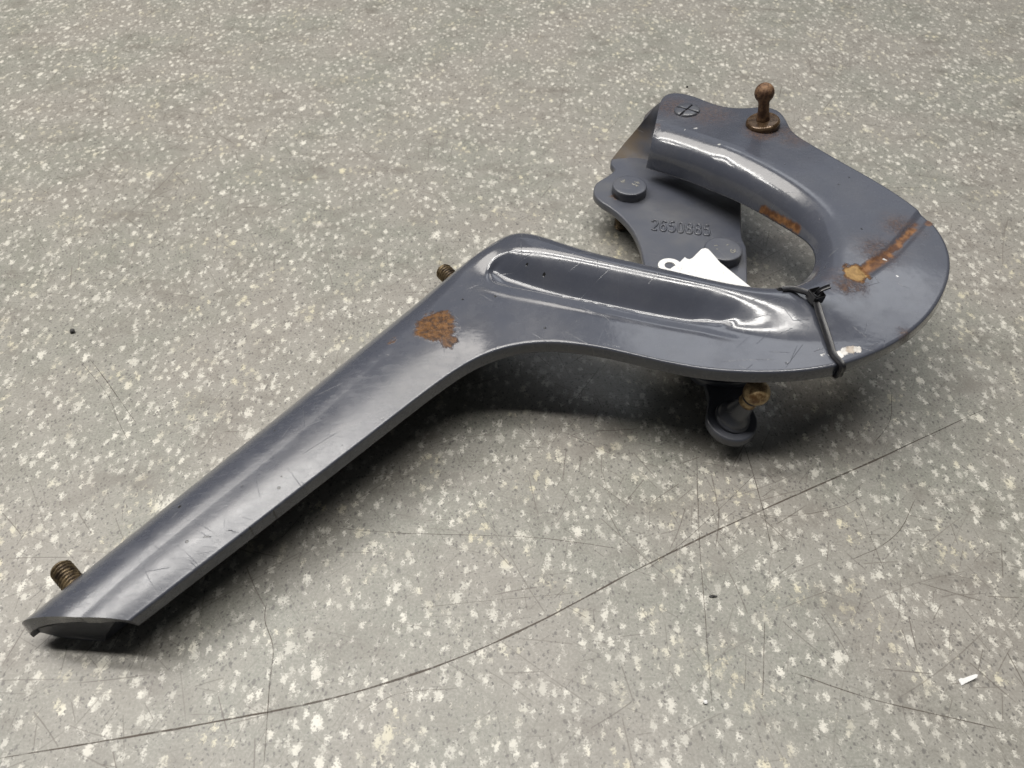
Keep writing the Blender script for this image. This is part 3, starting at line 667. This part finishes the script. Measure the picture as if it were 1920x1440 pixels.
# rivet with a cross pressed into it, on the head of the arm
p, nrm = hit(1288, 208); rx = unit(np.cross([0.85, 0.5, 0], nrm)); ry = np.cross(nrm, rx)
rv = None
for q in range(4):
    V = []; F = []; gap = 0.00055; rr = 0.0066; a0 = R(90*q+20); n = 10
    prof = [(1.0, -0.0004), (0.99, 0.0006), (0.93, 0.0011), (0.5, 0.0012), (0.06, 0.0011)]
    for f_, h_ in prof:
        for k in range(n+1):
            a = R(90)*k/n; x = max(gap, rr*f_*math.cos(a)); y = max(gap, rr*f_*math.sin(a))
            X = x*math.cos(a0)-y*math.sin(a0); Y = x*math.sin(a0)+y*math.cos(a0)
            V.append(p+rx*X+ry*Y+nrm*(h_ if 0 < k < n else h_*0.55))
    for i in range(len(prof)-1):
        for k in range(n): a = i*(n+1)+k; F.append((a, a+1, a+n+2, a+n+1))
    for i in range(len(prof)-1):
        pass
    rv = mesh_obj('rivet_quarter', V, F, M['paint_bracket'], arm)

# ------------------------------------------------------------------ cable tie round the lower limb
tie = empty('cable_tie', tuple(hit(1525, 610)[0])); tag(tie, 'black nylon cable tie strapped round the lower limb of the hinge', 'cable tie')
def ribbon(name, P, nrm, width, th, mat, parent):
    P = np.array(P); nrm = np.array(nrm); V = []; F = []; n = len(P)
    for i in range(n):
        t = unit(P[min(i+1, n-1)]-P[max(i-1, 0)]); nn = unit(nrm[i]-t*(nrm[i] @ t)); sd = np.cross(t, nn)
        for a, b in ((-.5, 0), (-.5, .6), (-.36, 1), (-.2, .8), (.2, .8), (.36, 1), (.5, .6), (.5, 0)): V.append(P[i]+sd*width*a+nn*th*b)
    for i in range(n-1):
        for k in range(8): F.append((i*8+k, i*8+(k+1) % 8, i*8+8+(k+1) % 8, i*8+8+k))
    F.append(tuple(range(7, -1, -1))); F.append(tuple((n-1)*8+k for k in range(8)))
    o = mesh_obj(name, V, F, mat, parent); b = bmesh.new(); b.from_mesh(o.data); bmesh.ops.recalc_face_normals(b, faces=b.faces)
    for e in b.edges:
        if len(e.link_faces) == 2 and e.calc_face_angle(0) > R(38): e.smooth = False
    b.to_mesh(o.data); b.free(); return o
keys = [(1466, 545, .2), (1482, 545, .6), (1500, 553, 1.6), (1514, 561, 2.2), (1527, 577, 2.2), (1535, 600, 2.0), (1545, 626, 1.6), (1554, 648, .9), (1562, 667, .3)]
P = []; NN = []
for a, b, h in keys:
    q, nn = hit(a, b); P.append(q+np.array([0, 0, h/1000])); NN.append(unit(nn*0.4+np.array([0, 0, 0.6])))
of = P[-1].copy(); inn = P[0].copy(); outd = unit(np.append((of-inn)[:2], 0))
i_edge = int(np.argmin(np.linalg.norm(O-of, axis=1))); oe = O[i_edge]; od = unit(np.append((O[i_edge]-K[i_edge])[:2], 0))
P.append(oe+od*0.0016+np.array([0, 0, 0.0001])); NN.append(unit(od+np.array([0, 0, 1.0])))
P.append(oe+od*0.0019+np.array([0, 0, -0.0028])); NN.append(od)
P.append(oe+od*0.0009+np.array([0, 0, -0.0054])); NN.append(unit(od-np.array([0, 0, 1.0])))
for f in (0.25, 0.6, 0.92):
    P.append(oe*(1-f)+inn*f+np.array([0, 0, -0.0065-0.006*f])); NN.append(np.array([0, 0, -1.0]))
P.append(inn-od*0.0035+np.array([0, 0, -0.010])); NN.append(-od)
P.append(inn-od*0.0035+np.array([0, 0, -0.004])); NN.append(unit(-od+np.array([0, 0, .1])))
P.append(P[0]); NN.append(NN[0])
rP = catmull(np.array(P), 6); rN = catmull(np.array(NN), 6)
ribbon('strap', rP, rN, 0.0026, 0.0011, M['plastic'], tie)
# lock head
hc, hn = hit(1525, 566); hc = hc+np.array([0, 0, 0.0030])
tx = unit(P[5]-P[2]); up = unit(np.array([0, 0, 1.0])-tx*tx[2]); sx = np.cross(up, tx)
bmx = bmesh.new(); bmesh.ops.create_cube(bmx, size=1.0)
bmesh.ops.scale(bmx, vec=(0.0052, 0.0050, 0.0044), verts=bmx.verts)
bmesh.ops.bevel(bmx, geom=list(bmx.edges), offset=0.0004, segments=2, affect='EDGES')
top = max(bmx.faces, key=lambda f: f.calc_center_median().z+f.calc_area()*100)
bmesh.ops.inset_individual(bmx, faces=[top], thickness=0.0010); bmesh.ops.translate(bmx, vec=(0, 0, -0.0016), verts=top.verts)
Mx = Matrix(((tx[0], sx[0], up[0], hc[0]), (tx[1], sx[1], up[1], hc[1]), (tx[2], sx[2], up[2], hc[2]), (0, 0, 0, 1)))
bmx.transform(Mx); mh = bpy.data.meshes.new('lock_head'); bmx.to_mesh(mh); bmx.free(); mh.materials.append(M['plastic'])
lo = bpy.data.objects.new('lock_head', mh); col.objects.link(lo); set_parent(lo, tie)
tp = [hc+up*0.0012, hc+up*0.0030+sx*-0.0004+np.array([0.0010, 0.0002, 0]), hc+up*0.0040+np.array([0.0030, 0.0006, 0]), hc+up*0.0044+np.array([0.0040, 0.0008, 0])]
tpc = catmull(np.array(tp), 4); ribbon('cut_tail', tpc, np.tile(unit((-0.3, -0.6, 0.8)), (len(tpc), 1)), 0.0018, 0.0010, M['plastic'], tie)

# ------------------------------------------------------------------ white card tag tucked behind the lower limb
card = empty('card_tag', tuple(U(1340, 530, 32))); tag(card, 'white card tag poking out behind the lower limb beside a bolt head', 'tag')
def sheet(name, px, th, mat, parent, holes=()):
    P = [U(a, b, z) for a, b, z in px]; n = len(P); V = list(P)+[p-np.array([0, 0, th]) for p in P]
    F = [tuple(range(n)), tuple(range(2*n-1, n-1, -1))]+[(k, k+n, (k+1) % n+n, (k+1) % n) for k in range(n)]
    o = mesh_obj(name, V, F, mat, parent, smooth=False); b = bmesh.new(); b.from_mesh(o.data); bmesh.ops.recalc_face_normals(b, faces=b.faces)
    bmesh.ops.triangulate(b, faces=[f for f in b.faces if len(f.verts) > 4]); b.to_mesh(o.data); b.free(); return o
zc = lambda y: 31.0+(y-465)*0.055
cp = [(1322,465),(1328,467),(1334,473),(1350,492),(1375,512),(1400,532),(1418,546),(1452,580),(1330,600),(1235,560),(1252,508),(1262,500),(1271,495),(1279,487),(1284,482),(1288,485),(1293,486),(1298,484),(1308,474),(1315,467)]
sheet('card', [(a, b, zc(b)) for a, b in cp], 0.0005, M['paper'], card)
# its punched ring
c = U(1256, 499, 33); V = []; F = []; n = 28
for k in range(n):
    a = 2*math.pi*k/n; d = np.array([math.cos(a), math.sin(a), 0])
    for r_, z_ in ((0.0052, 0.0004), (0.0024, 0.0004), (0.0024, -0.0002), (0.0052, -0.0002)): V.append(c+d*r_*np.array([1, 0.95, 1])+np.array([0, 0, z_]))
for k in range(n):
    for q in range(4): F.append((k*4+q, k*4+(q+1) % 4, ((k+1) % n)*4+(q+1) % 4, ((k+1) % n)*4+q))
mesh_obj('ring', V, F, M['paper'], card, smooth=False)

# ------------------------------------------------------------------ scraps on the floor
sp = [(1797,1274,.3),(1803,1285,.3),(1810,1281,.5),(1831,1271,1.6),(1834,1265,1.8),(1829,1264,1.5),(1816,1268,.6),(1806,1272,.4),(1802,1271,.4)]
sc_ = sheet('paper_scrap', sp, 0.0003, M['paper'], None); tag(sc_, 'small torn white paper scrap lying alone at lower right on the floor', 'paper scrap')
def crumb(name, px, py, r, mat, label, cat, sq=(1, 1, .7), seed=0):
    rnd = random.Random(seed); c = U(px, py, 0); b = bmesh.new(); bmesh.ops.create_icosphere(b, subdivisions=2, radius=r)
    for v in b.verts:
        v.co *= 0.7+0.55*rnd.random(); v.co = Vector((v.co.x*sq[0], v.co.y*sq[1], v.co.z*sq[2]))
    zmin = min(v.co.z for v in b.verts); bmesh.ops.translate(b, vec=(c[0], c[1], -zmin), verts=b.verts)
    me_ = bpy.data.meshes.new(name); b.to_mesh(me_); b.free(); me_.materials.append(mat); o = bpy.data.objects.new(name, me_); col.objects.link(o)
    tag(o, label, cat); return o
crumb('black_grit', 137, 623, 0.0012, M['grit'], 'black crumb of grit on the floor left of the hinge arm', 'grit', seed=1)
crumb('black_grit', 1288, 164, 0.0007, M['grit'], 'tiny black crumb on the floor behind the riveted head of the hinge', 'grit', seed=2)
crumb('brown_chip', 1337, 1119, 0.0009, M['grit'], 'tiny dark chip in front of the hinge, below the ball stud', 'grit', (1.5, .5, .4), 3)
crumb('white_crumb', 1322, 1317, 0.0007, M['paper'], 'tiny white crumb near the bottom edge left of the paper scrap', 'crumb', seed=4)
